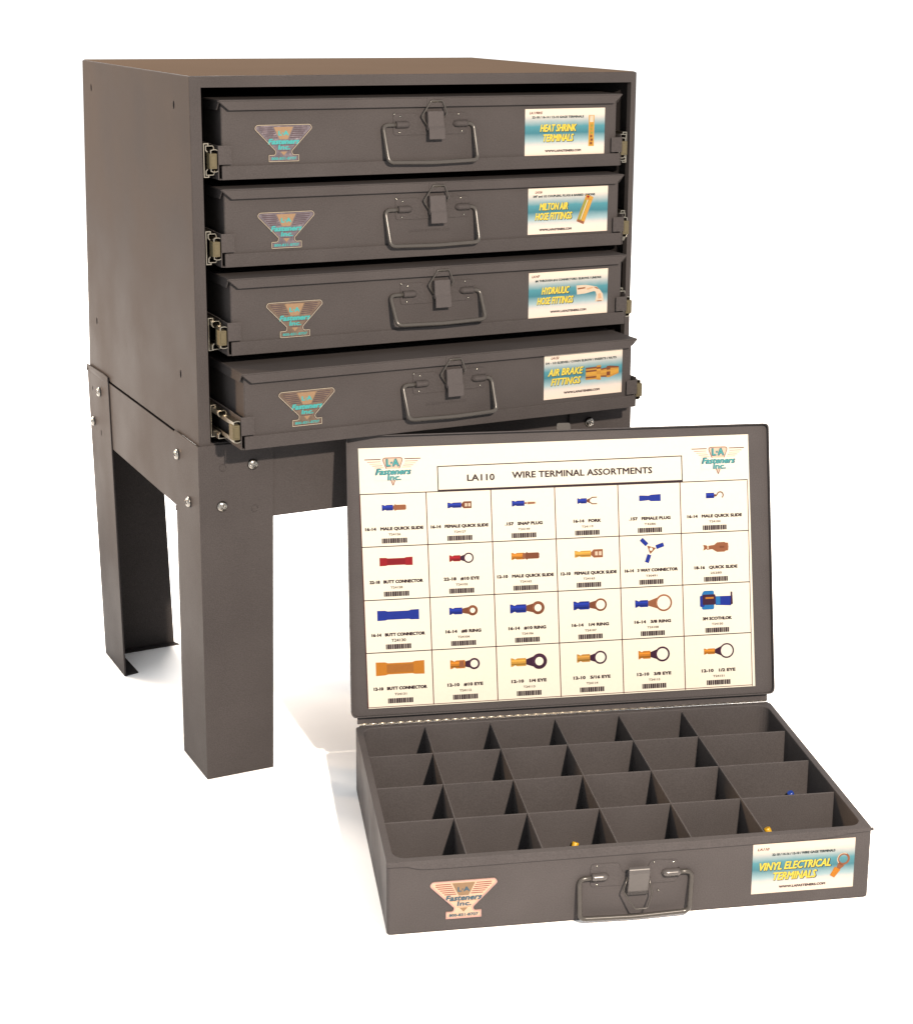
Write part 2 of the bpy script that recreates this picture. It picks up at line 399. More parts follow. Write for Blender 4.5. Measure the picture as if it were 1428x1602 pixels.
# screws
mb = MB(); n = 18; loops = []
for r, h in ((.0058, 0), (.0058, .0007), (.0052, .0020), (.0040, .0028), (.0022, .0033), (.0006, .0035)):
    loops.append([(r*math.cos(2*math.pi*k/n), -h, r*math.sin(2*math.pi*k/n)) for k in range(n)])
mb.loft(loops, SCREW, smooth=True)
sc0 = mb.build('screw')
cm = MB(); cm.box(-.0034, .0034, -.01, -.0020, -.0007, .0007, GROOVE); cut(sc0, cm)
cm = MB(); cm.box(-.0007, .0007, -.01, -.0020, -.0034, .0034, GROOVE); cut(sc0, cm)
scm = sc0.data; bpy.data.objects.remove(sc0)
for kind, a, z, tw in (('s', .0676, .3415, 8), ('s', .0310, .2990, 30), ('l', .3830, .3440, 20), ('l', .4170, .3005, -12), ('f', .0554, .3413, 15), ('f', .0213, .3001, 40), ('f', .4556, .3460, 25)):
    o = bpy.data.objects.new('screw', scm); COL.objects.link(o); o.parent = cab
    if kind == 'f': m = Matrix.Translation((a, -.0033, z)) @ Matrix.Rotation(R(tw), 4, 'Y')
    else: m = Matrix.Translation((-.0031, a, z)) @ Matrix.Rotation(R(-90), 4, 'Z') @ Matrix.Rotation(R(tw), 4, 'Y')
    o.matrix_local = CM @ m
# slides and slide trays ----------------------------------------------
DR = [(0.7131, -0.0021, -0.0024), (0.6263, -0.0050, -0.0108), (0.5389, -0.0179, -0.0217), (0.4493, -0.0520, -0.0488)]
XL, BW, BD = 0.0286, 0.4508, 0.300
BX0 = 0.254 - BW/2 + .0025
frames = []
for zt, yl, yr in DR:
    a = math.atan2(yr - yl, BW); frames.append((Matrix.Translation((BX0, yl, zt)) @ Matrix.Rotation(a, 4, 'Z'), zt, (yl + yr)/2))
for (F, zt, y) in frames:
    pull = -y
    for sx in (1, -1):
        X = (lambda x: x) if sx > 0 else (lambda x: CW + .0035 - x)
        yp = -[DR[i][1 if sx > 0 else 2] for i in range(4) if abs(DR[i][0]-zt) < 1e-6][0]
        zc = zt - 0.0590
        def chan(pts, th, y0, y1, name, mat, parent=None):
            mb = MB(); pp = thick([(p[0], zc + p[1]) for p in pts], th)
            mb.prism([(X(px), pz) for px, pz in pp], 'y', y0, y1, mat)
            o = mb.build(name, parent or cab, 0.0002, 1)
            if not parent: o.matrix_local = CM
            return o
        rail = chan([(.0190,.0145),(.0190,.0170),(.0132,.0170),(.0132,-.0170),(.0190,-.0170),(.0190,-.0145)], -.0012 if False else .0012, .0015, .36, 'slide_rail', ZINC)
        ym = .0010 - yp * .35
        mb_mid = chan([(.0178,.0085),(.0160,.0105),(.0160,.0138),(.0222,.0138),(.0232,.0125),(.0232,.0100)], .0010, ym, .30, 'slide_lip', ZINC, rail)
        chan([(.0232,-.0100),(.0232,-.0125),(.0222,-.0138),(.0160,-.0138),(.0160,-.0105),(.0178,-.0085)], .0010, ym, .30, 'slide_lip', ZINC, rail)
        yi = -yp - .0025
        chan([(.0196,.0062),(.0196,.0098),(.0215,.0104),(.0240,.0104),(.0262,.0094),(.0262,-.0094),(.0240,-.0104),(.0215,-.0104),(.0196,-.0098),(.0196,-.0062)], .0010, yi, .28, 'slide_member', ZINC, rail)
        mb = MB(); xs = sorted((X(.0172), X(.0248))); mb.box(xs[0], xs[1], yi - .0015, yi + .010, zc - .0078, zc + .0072, BUMPER)
        mb.box(xs[0]+.0012, xs[1]-.0012, yi - .0022, yi + .004, zc - .0060, zc + .0052, BUMPER)
        mb.build('bumper', rail, .0006)
    # slide tray: sheet bottom, low side walls, front lip and two turned tabs; local frame x from body left, z from the lid top
    mb = MB(); zb = -.0782
    xa, xb = -.0052, BW + .0052
    lx0, lx1 = -.0036, BW + .0036
    mb.box(lx0, lx1, -.0020, .30, zb, zb + .0012, PAINT)
    mb.box(-.0013, lx1, -.0032, -.0020, zb, zb + .0136, PAINT)
    for s_ in (0, 1):
        u0, u1 = ((xa, xa + .0012) if not s_ else (xb - .0012, xb))
        hh = .056 if s_ else .0345
        mb.prism([(-.0030, zb + .0003), (.30, zb + .0003), (.30, zb + hh), (.022, zb + hh), (.0205, zb + .0340), (-.0030, zb + .0340)], 'x', u0, u1, PAINT)
    tr = mb.build('slide_tray', cab, .0005, 2, CM @ F)
    for s_ in (0, 1):
        mb = MB()
        if not s_: mb.box(xa, .0088, -.0042, -.0030, zb + .0152, zb + .0340, PAINT)
        else: mb.box(BW - .0085, xb, -.0048, -.0036, zb + .0150, zb + .0312, PAINT)
        mb.build('retaining_tab', tr, .0005)

# ---------------------------------------------------------------- cases
CACHE = {}
def cached(key, fn):
    if key not in CACHE: CACHE[key] = fn().mesh(key)
    return CACHE[key]
HINX = 0.0018   # local x offset between lid-left and body-left used when measuring: u_body = u_lid - 0.0033
LU = -0.0021
def plate_mb():
    mb = MB(); x0, x1 = .1858 + LU, .2693 + LU; b, tp, nt_ = -.0390, -.0168, -.0225
    pts = [(x0, b), (x1, b), (x1, tp), (x1-.026, tp), (x1-.0305, nt_), (x0+.0305, nt_), (x0+.026, tp), (x0, tp)]
    mb.prism(fillet(pts, .0035), 'y', -.0008, .0002, PAINT); return mb
def barrel_mb(u0, u1, w, rnd, mat=None):
    """pressed half-barrel that holds the wire; rnd = which end is closed"""
    mb = MB(); n = 8; loops = []
    N = 7
    for i in range(N + 1):
        f = i / N; u = u0 + (u1 - u0) * f; k = 1.0
        e = (1 - f) if rnd > 0 else f
        if e < .3: k = math.sqrt(max(.02, 1 - ((.3 - e) / .3) ** 2))
        loops.append([(u, .0003 - math.sin(math.pi*j/n) * .0062 * k, w + math.cos(math.pi*j/n) * .0039 * k) for j in range(n + 1)])
    mb.loft(loops, mat or PAINT, closed=True, smooth=True); return mb
def handle_mb(ztop, zbot, out, u0, u1, v0, v1, bl, br):
    mb = MB()
    # from inside the left barrel, out, down, across, up, into the right one; the grip hangs clear of the front
    p = [(bl, -.0018, ztop), (u0, -.0022, ztop), (v0, -out*.93, zbot + .004), ]
    path = [(bl, -.0018, ztop), (u0, -.0022, ztop), (v0, -out, zbot), (.5*(v0+v1), -out - .0006, zbot - .0012), (v1, -out, zbot), (u1, -.0022, ztop), (br, -.0018, ztop)]
    mb.tube(round_path(path, .0058, 6), .00225, WIREP, 10); return mb
def badge(parent, ox, oz, off, closed=True, tan=False):
    """winged emblem; origin = bottom left of its foot box less .0145"""
    c = .0305
    top, sh, ws, wz, bs, bz = .0368, .0330, .0086, .0102, .0160, .0068
    half = [(c-bs, 0), (c+bs, 0), (c+bs, bz), (c+ws+.001, bz), (c+ws-.0002, wz), (.0612, sh), (.0590, top), (.0020, top), (-.0002, sh), (c-ws+.0002, wz), (c-ws-.001, bz), (c-bs, bz)]
    P = [(ox + x, oz + z) for x, z in fillet(half, [.0003,.0003,.0003,.0014,.0016,.0022,.0022,.0022,.0022,.0016,.0014,.0003], 4)]
    base = MB(); base.prism(P, 'y', -off - .0007, -off + .0003, (PEWTERTAN if tan else PEWTER) if closed else BADGEW)
    b = base.build('badge', parent, .0002, 1)
    z0 = off + .0008
    mb = MB()   # raised border
    cx, cz = ox + c, oz + .022
    ins = [Vector((x, z)) for x, z in P]; inn = []
    n = len(ins)
    for i in range(n):
        d = (ins[(i+1) % n] - ins[i-1]).normalized(); inn.append(ins[i] + Vector((-d.y, d.x)) * .00065)
    vs = []; fs = []
    for i in range(n): vs += [(ins[i].x, -off - .0004, ins[i].y), (ins[i].x, -off - .0012, ins[i].y), (inn[i].x, -off - .0012, inn[i].y), (inn[i].x, -off - .0004, inn[i].y)]
    for i in range(n):
        j = (i+1) % n
        for k in range(4): fs.append((4*i+k, 4*j+k, 4*j+(k+1) % 4, 4*i+(k+1) % 4))
    mb.add(vs, fs, RIM if closed else BADGER); mb.build('badge_rim', b)
    dk = [ins[i] + (inn[i] - ins[i]) * 1.9 for i in range(n)]; lineq = MB()
    for i in range(n):
        j = (i+1) % n; lineq.flat([tuple(inn[i]), tuple(inn[j]), tuple(dk[j]), tuple(dk[i])], off + .00082, GROOVE if closed else BADGER)
    mb = lineq   # wing grooves
    for k in range(6):
        z = .0338 - k * .0020
        xe = -.0002 + (sh - z) / (sh - wz) * (c - ws) + .0044 if z < sh else .0052
        xt = .0104 - (.0343 - z) * .49
        for sg in (1, -1):
            a, bb = c - sg * (c - xe), c - sg * (xt + .0012)
            a, bb = min(a, bb), max(a, bb)
            if bb - a > .002: mb.rect(ox + a, ox + bb, oz + z - .00042, oz + z + .00042, z0, GROOVE if closed else PINK)
    for z, xw in ((.0168, .0125), (.0108, .0060)):
        mb.rect(ox + c - xw, ox + c + xw, oz + z - .0003, oz + z + .0003, z0, GROOVE if closed else PEACH)
    mb.build('badge_grooves', b)
    mb = MB()
    tm = TAN if closed else TAN
    mb.flat([(ox + c - .0104, oz + .0345), (ox + c + .0104, oz + .0345), (ox + c + .0045, oz + .0222), (ox + c - .0045, oz + .0222)], z0 + .0001, tm)
    mb.flat([(ox + c - .0036, oz + .0100), (ox + c + .0036, oz + .0100), (ox + c, oz + .0060)], z0 + .0001, tm)
    mb.build('badge_triangle', b)
    mb = MB(); tc = TEAL if closed else SLATE
    bo = .10 if closed else .06
    mb.text('L·A', ox + c, oz + .0283, .0104, .0042, z0 + .0002, tc, bo)
    mb.text('Fasteners', ox + c, oz + .0201, .0325, .0050, z0 + .0002, tc, bo, .25)
    mb.text('Inc.', ox + c + .0004, oz + .0143, .0122, .0042, z0 + .0002, tc, bo, .1)
    mb.text('800-831-8707', ox + c, oz + .0032, .0260, .0025, z0 + .0002, tc if closed else SLATE, .06)
    mb.build('badge_lettering', b, recalc=False)
def sticker(parent, ox, oz, off, code, cpos, line, lpos, h1, h1p, h2, h2p, www, pic, w_=.0985, h_=.0497):
    st = MB(); st.box(ox, ox + w_, -off - .0004, -off + .0001, oz, oz + h_, STICK)
    s = st.build('sticker', parent)
    z = off + .0005
    def T(mb, txt, p, y, hgt, mat, zz, bold=0., shear=0.): mb.text(txt, ox + (p[0] + p[1])/2, oz + y, p[1] - p[0], hgt, zz, mat, bold, shear)
    mb = MB(); T(mb, code, cpos[:2], cpos[2], .0026, RUST, z, .05, .3); mb.build('code_lettering', s, recalc=False)
    mb = MB(); T(mb, line, lpos[:2], lpos[2], .0022, NAVY, z, .09); mb.build('contents_lettering', s, recalc=False)
    mb = MB(); T(mb, 'WWW.LAFASTENERS.COM', www[:2], www[2], .0022, INK, z, .10); mb.build('web_lettering', s, recalc=False)
    mb = MB()
    for h, p in ((h1, h1p), (h2, h2p)):
        mb.text(h, ox + (p[0]+p[1])/2 + .0004, oz + p[2] - .0004, p[1]-p[0]+.0006, .0076, z, NAVY, .075, .28)
        mb.text(h, ox + (p[0]+p[1])/2, oz + p[2], p[1]-p[0], .0073, z + .0001, YELLOW, .045, .28)
    mb.build('headline', s, recalc=False)
    mb = MB(); pic(mb, ox, oz, z); mb.build('printed_picture', s, recalc=False)
    return s
def rot2(pts, cx, cy, a, ox, oz):
    c, s_ = math.cos(R(a)), math.sin(R(a)); return [(ox + cx + x*c - y*s_, oz + cy + x*s_ + y*c) for x, y in pts]
def pic_shrink(mb, ox, oz, z):
    x0, x1 = ox + .0783, ox + .0852
    mb.rect(x0, x1, oz + .0085, oz + .0420, z, AMBER)
    mb.rect(x0 + .0012, x1 - .0012, oz + .0345, oz + .0415, z + .0001, PALE)
    mb.rect(x0 + .0016, x1 - .0016, oz + .0100, oz + .0330, z + .0001, GOLD)
    for k in range(6): mb.rect(x0 + .0020 + (k % 2)*.0006, x1 - .0024 + (k % 2)*.0008, oz + .0105 + k*.0038, oz + .0128 + k*.0038, z + .0002, BROWN if k < 3 else OLIVE)
def pic_plug(mb, ox, oz, z):
    a = -22
    def q(x0, x1, y0, y1, m, l): mb.flat(rot2([(x0,y0),(x1,y0),(x1,y1),(x0,y1)], .0700, .0248, a, ox, oz), z + l*.0001, m)
    q(-.0048, .0048, -.0155, .0160, GOLD, 0); q(-.0040, .0020, -.0150, .0060, OLIVE, 1); q(.0004, .0044, -.0130, .0120, AMBER, 2)
    q(-.0044, .0004, .0020, .0100, BROWN if False else OLIVE, 2); q(-.0046, .0046, .0125, .0158, AMBER, 3); q(-.0034, -.0006, .0130, .0152, RED, 4); q(-.0044, .0044, -.0155, -.0128, COPPER, 3)
    q(-.0016, -.0004, -.0120, .0110, PALE, 3)
def pic_elbow(mb, ox, oz, z):
    k = 8.04e-5
    def P(pts): return [(ox + (x - 75)*k, oz + .0497 - (y - 190 + .1*(x-75))*6.95e-5) for x, y in pts]
    mb.flat(P([(805,360),(950,345),(960,480),(820,505)]), z, PALE)
    mb.flat(P([(950,345),(1050,355),(1085,440),(960,480)]), z, PALE)
    mb.flat(P([(1050,355),(1130,370),(1180,420),(1110,450),(1085,440)]), z, PALE)
    mb.flat(P([(1180,420),(1225,480),(1240,595),(1105,610),(1125,500),(1110,450)]), z, PALE)
    mb.flat(P([(825,400),(945,380),(945,402),(830,425)]), z + .0001, COPPER)
    mb.flat(P([(970,400),(1060,370),(1070,390),(980,425)]), z + .0001, PEACH)
    mb.flat(P([(1075,372),(1130,378),(1165,410),(1120,398)]), z + .0001, COPPER)
    mb.flat(P([(1150,480),(1190,470),(1205,550),(1150,560)]), z + .0001, PEACH)
    mb.flat(P([(1135,592),(1210,585),(1205,600),(1140,606)]), z + .0001, COPPER)
def pic_brass(mb, ox, oz, z):
    k = 9.25e-5
    def seg(x0, x1, t0, b0, t1, b1, cols):
        n = len(cols)
        for i, m in enumerate(cols):
            def Y(top, bot, f, x): return oz + .0497 - ((top + (bot - top)*f) - 130 + .095*(x-110)*1.02)*8.15e-5
            a, b = i/n, (i+1)/n
            mb.flat([(ox+(x0-110)*k, Y(t0,b0,b,x0)), (ox+(x1-110)*k, Y(t1,b1,b,x1)), (ox+(x1-110)*k, Y(t1,b1,a,x1)), (ox+(x0-110)*k, Y(t0,b0,a,x0))], z, m)
    A, G, B = AMBER, GOLD, BROWN
    seg(672, 820, 300, 468, 282, 455, [B, G, B, A, A, G, B, G])
    seg(820, 880, 268, 462, 258, 465, [G, B, A, G, G, A, A, G])
    seg(880, 960, 312, 425, 292, 425, [B, G, A, G, G, B])
    seg(960, 1010, 275, 432, 268, 428, [B, B, G, B, B, G])
    seg(1010, 1128, 268, 425, 275, 372, [B, G, A, A, G])
def pic_ring(mb, ox, oz, z):
    mb.annulus(ox + .0878, oz + .0290, .0062, .0042, z, COPPER); mb.annulus(ox + .0878, oz + .0290, .0062, .0055, z + .0001, PALE, 60, 220)
    mb.flat(rot2([(-.0016,0),(.0016,0),(.0036,.0062),(-.0036,.0062)], .0826, .0188, -33, ox, oz), z, COPPER)
    mb.flat(rot2([(-.0026,-.0095),(.0026,-.0095),(.0034,0),(-.0034,0)], .0826, .0200, -33, ox, oz), z + .0001, ORANGE)

def closed_case(i, label, stk, emboss):
    F, zt, _ = frames[i]
    root = empty('parts_case', F @ Vector((BW/2, BD/2, -.0765)), F.to_euler().z, label, 'parts case', 'closed cases in the cabinet drawers')
    L = Matrix.Translation((-BW/2, -BD/2, .0765))
    holder_children = []
    def add(o): o.matrix_local = L; return o
    def pc(key, fn, bevel=0, seg=2, name=None):
        return add(place(name or key, cached(key, fn), root, bevel, seg))
    # body: open-topped sheet box
    def body():
        mb = MB(); mb.ringprism(rrect(0, BW, 0, BD, .0022, 3), rrect(.0012, BW-.0012, .0012, BD-.0012, .0012, 3), -.0765, -.0030, PAINT)
        mb.prism(rrect(.0006, BW-.0006, .0006, BD-.0006, .002, 3), 'z', -.0768, -.0756, PAINT); return mb
    pc('case_body', body, 0, 2, 'body')
    def lid():
        mb = MB(); o = .0034
        x0, x1, y0, y1 = -o, BW + o, -.0056, BD + .004; th = .0012; h = .0102
        mb.box(x0, x1, y0, y1, -.0013, 0, PAINT)
        mb.prism([(x0, -.0012), (x1, -.0012), (x1 - .0100, -h), (x0 + .0098, -h)], 'y', y0, y0 + th, PAINT)
        for a, b in ((x0, x0 + th), (x1 - th, x1)):
            mb.prism([(y0 + .0012, -.0012), (y1, -.0012), (y1, -h), (y0 + .0100, -h)], 'x', a, b, PAINT)
        bm = None; return mb
    lid_o = pc('case_lid', lid, .0010, 2, 'lid')
    def catch():
        mb = MB(); a = LU
        mb.prism(fillet([(.2215+a, -.0105), (.2425+a, -.0105), (.2425+a, -.0008), (.2215+a, -.0008)], .002), 'y', -.0060, -.0050, PAINT)
        mb.tube([(.2268+a, -.0068, -.0042), (.2378+a, -.0068, -.0042)], .0013, DARKSTEEL, 8); return mb
    place('catch', cached('catch', catch), lid_o)
    pc('mounting_plate', plate_mb, .0002, 1)
    pc('barrel_near', lambda: barrel_mb(.1880+LU, .2050+LU, -.0282, 1), 0, 2, 'barrel')
    pc('barrel_far', lambda: barrel_mb(.2529+LU, .2695+LU, -.0282, -1), 0, 2, 'barrel')
    ho = (.0125, .0118, .0165, .0138)[i]
    pc('handle_%d' % i, lambda: handle_mb(-.0282, (-.0655, -.0646, -.0575, -.0625)[i], ho, .1735+LU, .2768+LU, .1758+LU, .2775+LU, .1950+LU, .2620+LU), name='handle')
    def rivets():
        mb = MB()
        for u, w in ((.1868,-.0172),(.1935,-.0198),(.1928,-.0362),(.2600,-.0185),(.2640,-.0362)):
            n = 8; mb.loft([[(u+LU + r*math.cos(2*math.pi*k/n), -h, w + r*math.sin(2*math.pi*k/n)) for k in range(n)] for r, h in ((.0012,.0006),(.0010,.0014),(.0003,.0018))], GLINT, smooth=True)
        return mb
    pc('rivets', rivets)['kind'] = 'stuff'
    def lever():
        mb = MB(); a = LU
        # cheeks
        for u0, u1 in ((.2218, .2228), (.2392, .2402)):
            mb.prism([(0.0, -.0150), (-.0072, -.0150), (-.0086, -.0240), (-.0078, -.0345), (-.0030, -.0330), (0.0, -.0260)], 'x', u0+a, u1+a, LEVER)
        front = [(-.0060, -.0142), (-.0072, -.0150), (-.0088, -.0300), (-.0108, -.0326), (-.0116, -.0432)]
        pp = thick(front, .0010)
        mb.prism(pp, 'x', .2219+a, .2401+a, LEVER)
        return mb
    pc('latch_lever', lever, .0004, 1)
    def bail():
        mb = MB(); a = LU
        pts = [(.2222+a,-.0050,-.0296), (.2158+a,-.0052,-.0198), (.2258+a,-.0078,-.0036), (.2385+a,-.0078,-.0040), (.2440+a,-.0076,-.0170), (.2402+a,-.0050,-.0230)]
        mb.tube(round_path(pts, .0018, 3), .00085, WIREP, 7)
        return mb
    pc('latch_bail', bail)
    if emboss:
        mb = MB(); mb.text('DURHAM MFG CO', .2245+LU, -.0512, .0470, .0026, .00012, PAINT, 0.0, 0)
        me = mb.mesh('embossed_lettering'); o = add(place('embossed_lettering', me, root))
        so = o.modifiers.new('relief', 'SOLIDIFY'); so.thickness = .0005; so.offset = 0
    # hold badge and sticker under an aligned part frame
    bx = {0: (.0358, -.0620), 1: (.0357, -.0619), 2: (.0384, -.0642), 3: (.0376, -.0598)}[i]
    n0 = len(bpy.data.objects)
    before = set(bpy.data.objects)
    badge(root, bx[0] + LU, bx[1], 0.0, True, i > 1)
    sticker(root, *stk)
    for o in set(bpy.data.objects) - before:
        if o.parent == root: o.matrix_local = L
    return root
SX = LU
closed_case(0, 'closed grey parts case with HEAT SHRINK TERMINALS sticker, topmost in the cabinet',
    (.3392+SX, -.0646, 0.0, 'LA1190HS', (.0051,.0210,.0455), '22-18 / 16-14 / 12-10 GAGE TERMINALS', (.0085,.0718,.0408), 'HEAT SHRINK', (.0185,.0627,.0292), 'TERMINALS', (.0224,.0596,.0186), (.0247,.0690,.0046), pic_shrink), False)
closed_case(1, 'closed grey parts case with MILTON AIR HOSE FITTINGS sticker, second from the top',
    (.3406+SX, -.0620, 0.0, 'LA136', (.0084,.0168,.0455), '3/8" and 1/2 COUPLERS, PLUGS & BARBED UNIONS', (.0060,.0820,.0410), 'MILTON AIR', (.0139,.0481,.0297), 'HOSE FITTINGS', (.0088,.0538,.0192), (.0141,.0535,.0046), pic_plug), True)
closed_case(2, 'closed grey parts case with HYDRAULIC HOSE FITTINGS sticker, third from the top',
    (.3368+SX, -.0644, 0.0, 'LA147', (.0036,.0133,.0455), '#6 THROUGH #16 CONNECTORS / ELBOWS / UNIONS', (.0080,.0897,.0405), 'HYDRAULIC', (.0160,.0500,.0292), 'HOSE FITTINGS', (.0105,.0550,.0182), (.0270,.0715,.0056), pic_elbow), False)
closed_case(3, 'closed grey parts case with AIR BRAKE FITTINGS sticker, lowest and pulled out furthest',
    (.3418+SX, -.0602, 0.0, 'LA122', (.0083,.0180,.0455), '1/4 - 1/2 SLEEVES / CONN ELBOW / INSERTS / NUTS', (.0020,.0906,.0402), 'AIR BRAKE', (.0050,.0486,.0296), 'FITTINGS', (.0088,.0458,.0190), (.0250,.0698,.0060), pic_brass), True)

# ---------------------------------------------------------------- the open case
TW, TD, TH, TA = 0.4508, 0.3005, 0.0714, -0.3024
c_, s_ = math.cos(TA), math.sin(TA)
TO = Vector((0.0403, -0.3813, 0.0))
def tl(u, v): return TO + Vector((c_*u - s_*v, s_*u + c_*v, 0))
tray = empty('parts_case', tl(TW/2, TD/2), TA, 'open grey parts case on the floor with a wire terminal chart inside its lid', 'parts case')
TM = Matrix.Translation((-TW/2, -TD/2, 0))
def tp(o): o.matrix_local = TM; return o
mb = MB()
iu0, iu1, iv0, iv1 = .0068, .4440, .0070, .2948
mb.ringprism(rrect(0, TW, 0, TD, .0035, 6), rrect(iu0, iu1, iv0, iv1, .0130, 6), .0010, TH, TRAYPAINT)
mb.prism(rrect(.001, TW-.001, .001, TD-.001, .004, 6), 'z', 0.0, .0020, TRAYPAINT)
tp(mb.build('body', tray, .0010, 3))
mb = MB()
mb.prism([(-.0006, .0670), (.018, .0665), (.030, .0632), (.045, .0627), (.22, .0632), (.395, .0640), (.412, .0650), (.427, .0674), (TW+.0012, .0688), (TW+.0012, .0718), (-.0006, .0718)], 'y', -.0016, .0002, TRAYPAINT)
tp(mb.build('front_hem', tray, .0006))
for k in range(3):
    v = .0832 + .0736 * k; mb = MB(); mb.box(iu0 - .001, iu1 + .001, v - .0008, v + .0008, .002, .0684, TRAYPAINT); tp(mb.build('divider', tray, .0006, 2))
for k in range(5):
    u = .0726 + .06945 * k; mb = MB(); mb.box(u - .0008, u + .0008, iv0 - .001, iv1 + .001, .002, .0690, TRAYPAINT); tp(mb.build('divider', tray, .0006, 2))
# piano hinge
mb = MB()
n = 8; L_ = .4430; N = 46
for k in range(N):
    a = .0045 + k * L_ / N; b = a + L_ / N - .0012
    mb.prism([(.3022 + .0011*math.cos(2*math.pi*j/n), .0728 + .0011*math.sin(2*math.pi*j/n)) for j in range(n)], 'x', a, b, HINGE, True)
mb.prism([(.3022 + .0008*math.cos(2*math.pi*j/n), .0728 + .0008*math.sin(2*math.pi*j/n)) for j in range(n)], 'x', .0045, .4475, DARKSTEEL, True)
mb.box(.004, .448, .2962, .3008, .0714, .0720, TRAYPAINT)
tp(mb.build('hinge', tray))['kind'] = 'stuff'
# front hardware: same plate, barrels and grip as the closed cases, latch thrown open
HU = -.0000
mb = MB()
x0, x1, b_, tp_, nt_ = .1843, .2655, .0330, .0552, .0445
mb.prism(fillet([(x0, b_), (x1, b_ - .0006), (x1, tp_-.0012), (x1-.0255, tp_), (x1-.0300, nt_), (x0+.0300, nt_), (x0+.0255, tp_), (x0, tp_)], .0035), 'y', -.0008, .0002, TRAYPAINT)
tp(mb.build('mounting_plate', tray, .0002, 1))
o = tp(barrel_mb(.1851, .2015, .0430, 1, WORN).build('barrel', tray)); o = tp(barrel_mb(.2494, .2672, .0424, -1, WORN).build('barrel', tray))
tp(handle_mb(.0426, .0064, .0085, .1735, .2785, .1735, .2755, .1930, .2590).build('handle', tray))
mb = MB()
for u, w in ((.1900,.0535),(.1905,.0352),(.2430,.0535),(.2610,.0520),(.2480,.0250)):
    mb.loft([[(u + r*math.cos(2*math.pi*k/8), -h, w + r*math.sin(2*math.pi*k/8)) for k in range(8)] for r, h in ((.0010,.0006),(.0008,.0012),(.0003,.0014))], GLINT, smooth=True)
tp(mb.build('rivets', tray))['kind'] = 'stuff'
mb = MB()
for u0, u1 in ((.2176, .2186), (.2362, .2372)):
    mb.prism([(0.0, .0240), (-.0050, .0290), (-.0095, .0490), (-.0080, .0520), (0.0, .0440)], 'x', u0, u1, TRAYPAINT)
mb.prism(thick([(-.0020, .0235), (-.0052, .0290), (-.0098, .0480), (-.0092, .0512), (-.0060, .0524)], .0010), 'x', .2177, .2371, WORN)
tp(mb.build('latch_lever', tray, .0005, 1))
mb = MB()
mb.tube(round_path([(.2178, -.0060, .0440), (.2130, -.0085, .0310), (.2236, -.0130, .0148), (.2350, -.0130, .0146), (.2402, -.0085, .0270), (.2372, -.0060, .0425)], .0016, 3), .00075, WIREP, 7)
tp(mb.build('latch_bail', tray))
before = set(bpy.data.objects)
badge(tray, .0382, .0128, 0.0, False)
sticker(tray, .3365, .0130, 0.0, 'LA110', (.0043,.0154,.0445), '22-18 / 14-16 / 12-10 / WIRE GAGE TERMINALS', (.0186,.0792,.0385), 'VINYL ELECTRICAL', (.0071,.0753,.0270), 'TERMINALS', (.0206,.0621,.0166), (.0265,.0711,.0056), pic_ring)
for o in set(bpy.data.objects) - before:
    if o.parent == tray: o.matrix_local = TM
# lid, leaning back 12 degrees; local frame x along the hinge, y up the lid, z towards the viewer
th = R(12)
LM = TM @ Matrix(((1,0,0,0), (0, math.sin(th), -math.cos(th), TD + .0002), (0, math.cos(th), math.sin(th), TH), (0,0,0,1)))
mb = MB('xy')
lo = [(-.0044, .0098), (.4548, .0098), (.4540, .3040), (-.0024, .3040)]
OUT = fillet(lo, [.006, .007, .005, .004], 5); 
cxl = sum(p[0] for p in OUT)/len(OUT); 
INN = [(x + (.0012 if x < .2 else -.0012), y + (.0012 if y < .15 else -.0012)) for x, y in OUT]
mb.prism(OUT, 'z', -.0014, 0.0, TRAYPAINT)
mb.ringprism(OUT, INN, 0.0, .0062, TRAYPAINT)
mb.box(.002, .448, .0020, .0105, -.0016, -.0004, TRAYPAINT)
lid = mb.build('lid', tray, .0012, 3, LM)
mb = MB('xy'); mb.prism(fillet([(.2195, .3036), (.2355, .3036), (.2345, .3110), (.2205, .3110)], .002), 'z', .0050, .0062, WIREP)
mb.build('catch', lid, .0003, 1)
# printed chart
mb = MB('xy'); cu0, cu1, cs0, cs1 = .0108, .4318, .0180, .2915
mb.prism([(cu0+.0032, cs0), (cu1+.0024, cs0+.0006), (cu1, cs1+.001), (cu0-.0006, cs1-.001)], 'z', .0004, .0011, CARD)
chart = mb.build('chart_card', tray, 0, 2, LM)
Z = .0013
def sk(s): return (1 - (s - cs0) / (cs1 - cs0))   # the sheet sits a hair askew
mb = MB('xy')
cols = [.0108, .0800, .1487, .2172, .2860, .3546, .4300]; rows = [.2425, .1873, .1315, .0762, .0192]
def U(u, s): return u + .0030 * (.2425 - s) / .2233 * (1 - u / .6)
lw = .00095
for s in rows[:-1]:
    mb.stroke([(U(cols[0], s), s), (U(cols[-1], s), s + .001)], lw, Z, INK)
mb.stroke([(U(cols[0], rows[-1]), rows[-1]), (U(cols[-1], rows[-1]), rows[-1]+.001)], lw*.7, Z, RUST)
for u in cols[1:-1]: mb.stroke([(U(u, rows[0]), rows[0]), (U(u, rows[-1]), rows[-1])], lw, Z, RUST)
mb.stroke([(U(cols[0], rows[0]), rows[0]), (U(cols[0], rows[-1]), rows[-1])], lw*.8, Z, RUST)
mb.stroke([(U(cols[-1], rows[0]), rows[0]), (U(cols[-1], rows[-1]), rows[-1])], lw*.8, Z, RUST)
mb.stroke([(.0928,.2690),(.3570,.2715),(.3572,.2448),(.0930,.2436)], .0010, Z + .0001, INK, True)
mb.stroke([(.0930,.2436),(.3572,.2448)], .0019, Z + .0002, INK)
mb.build('chart_grid', chart, recalc=False)
mb = MB('xy')
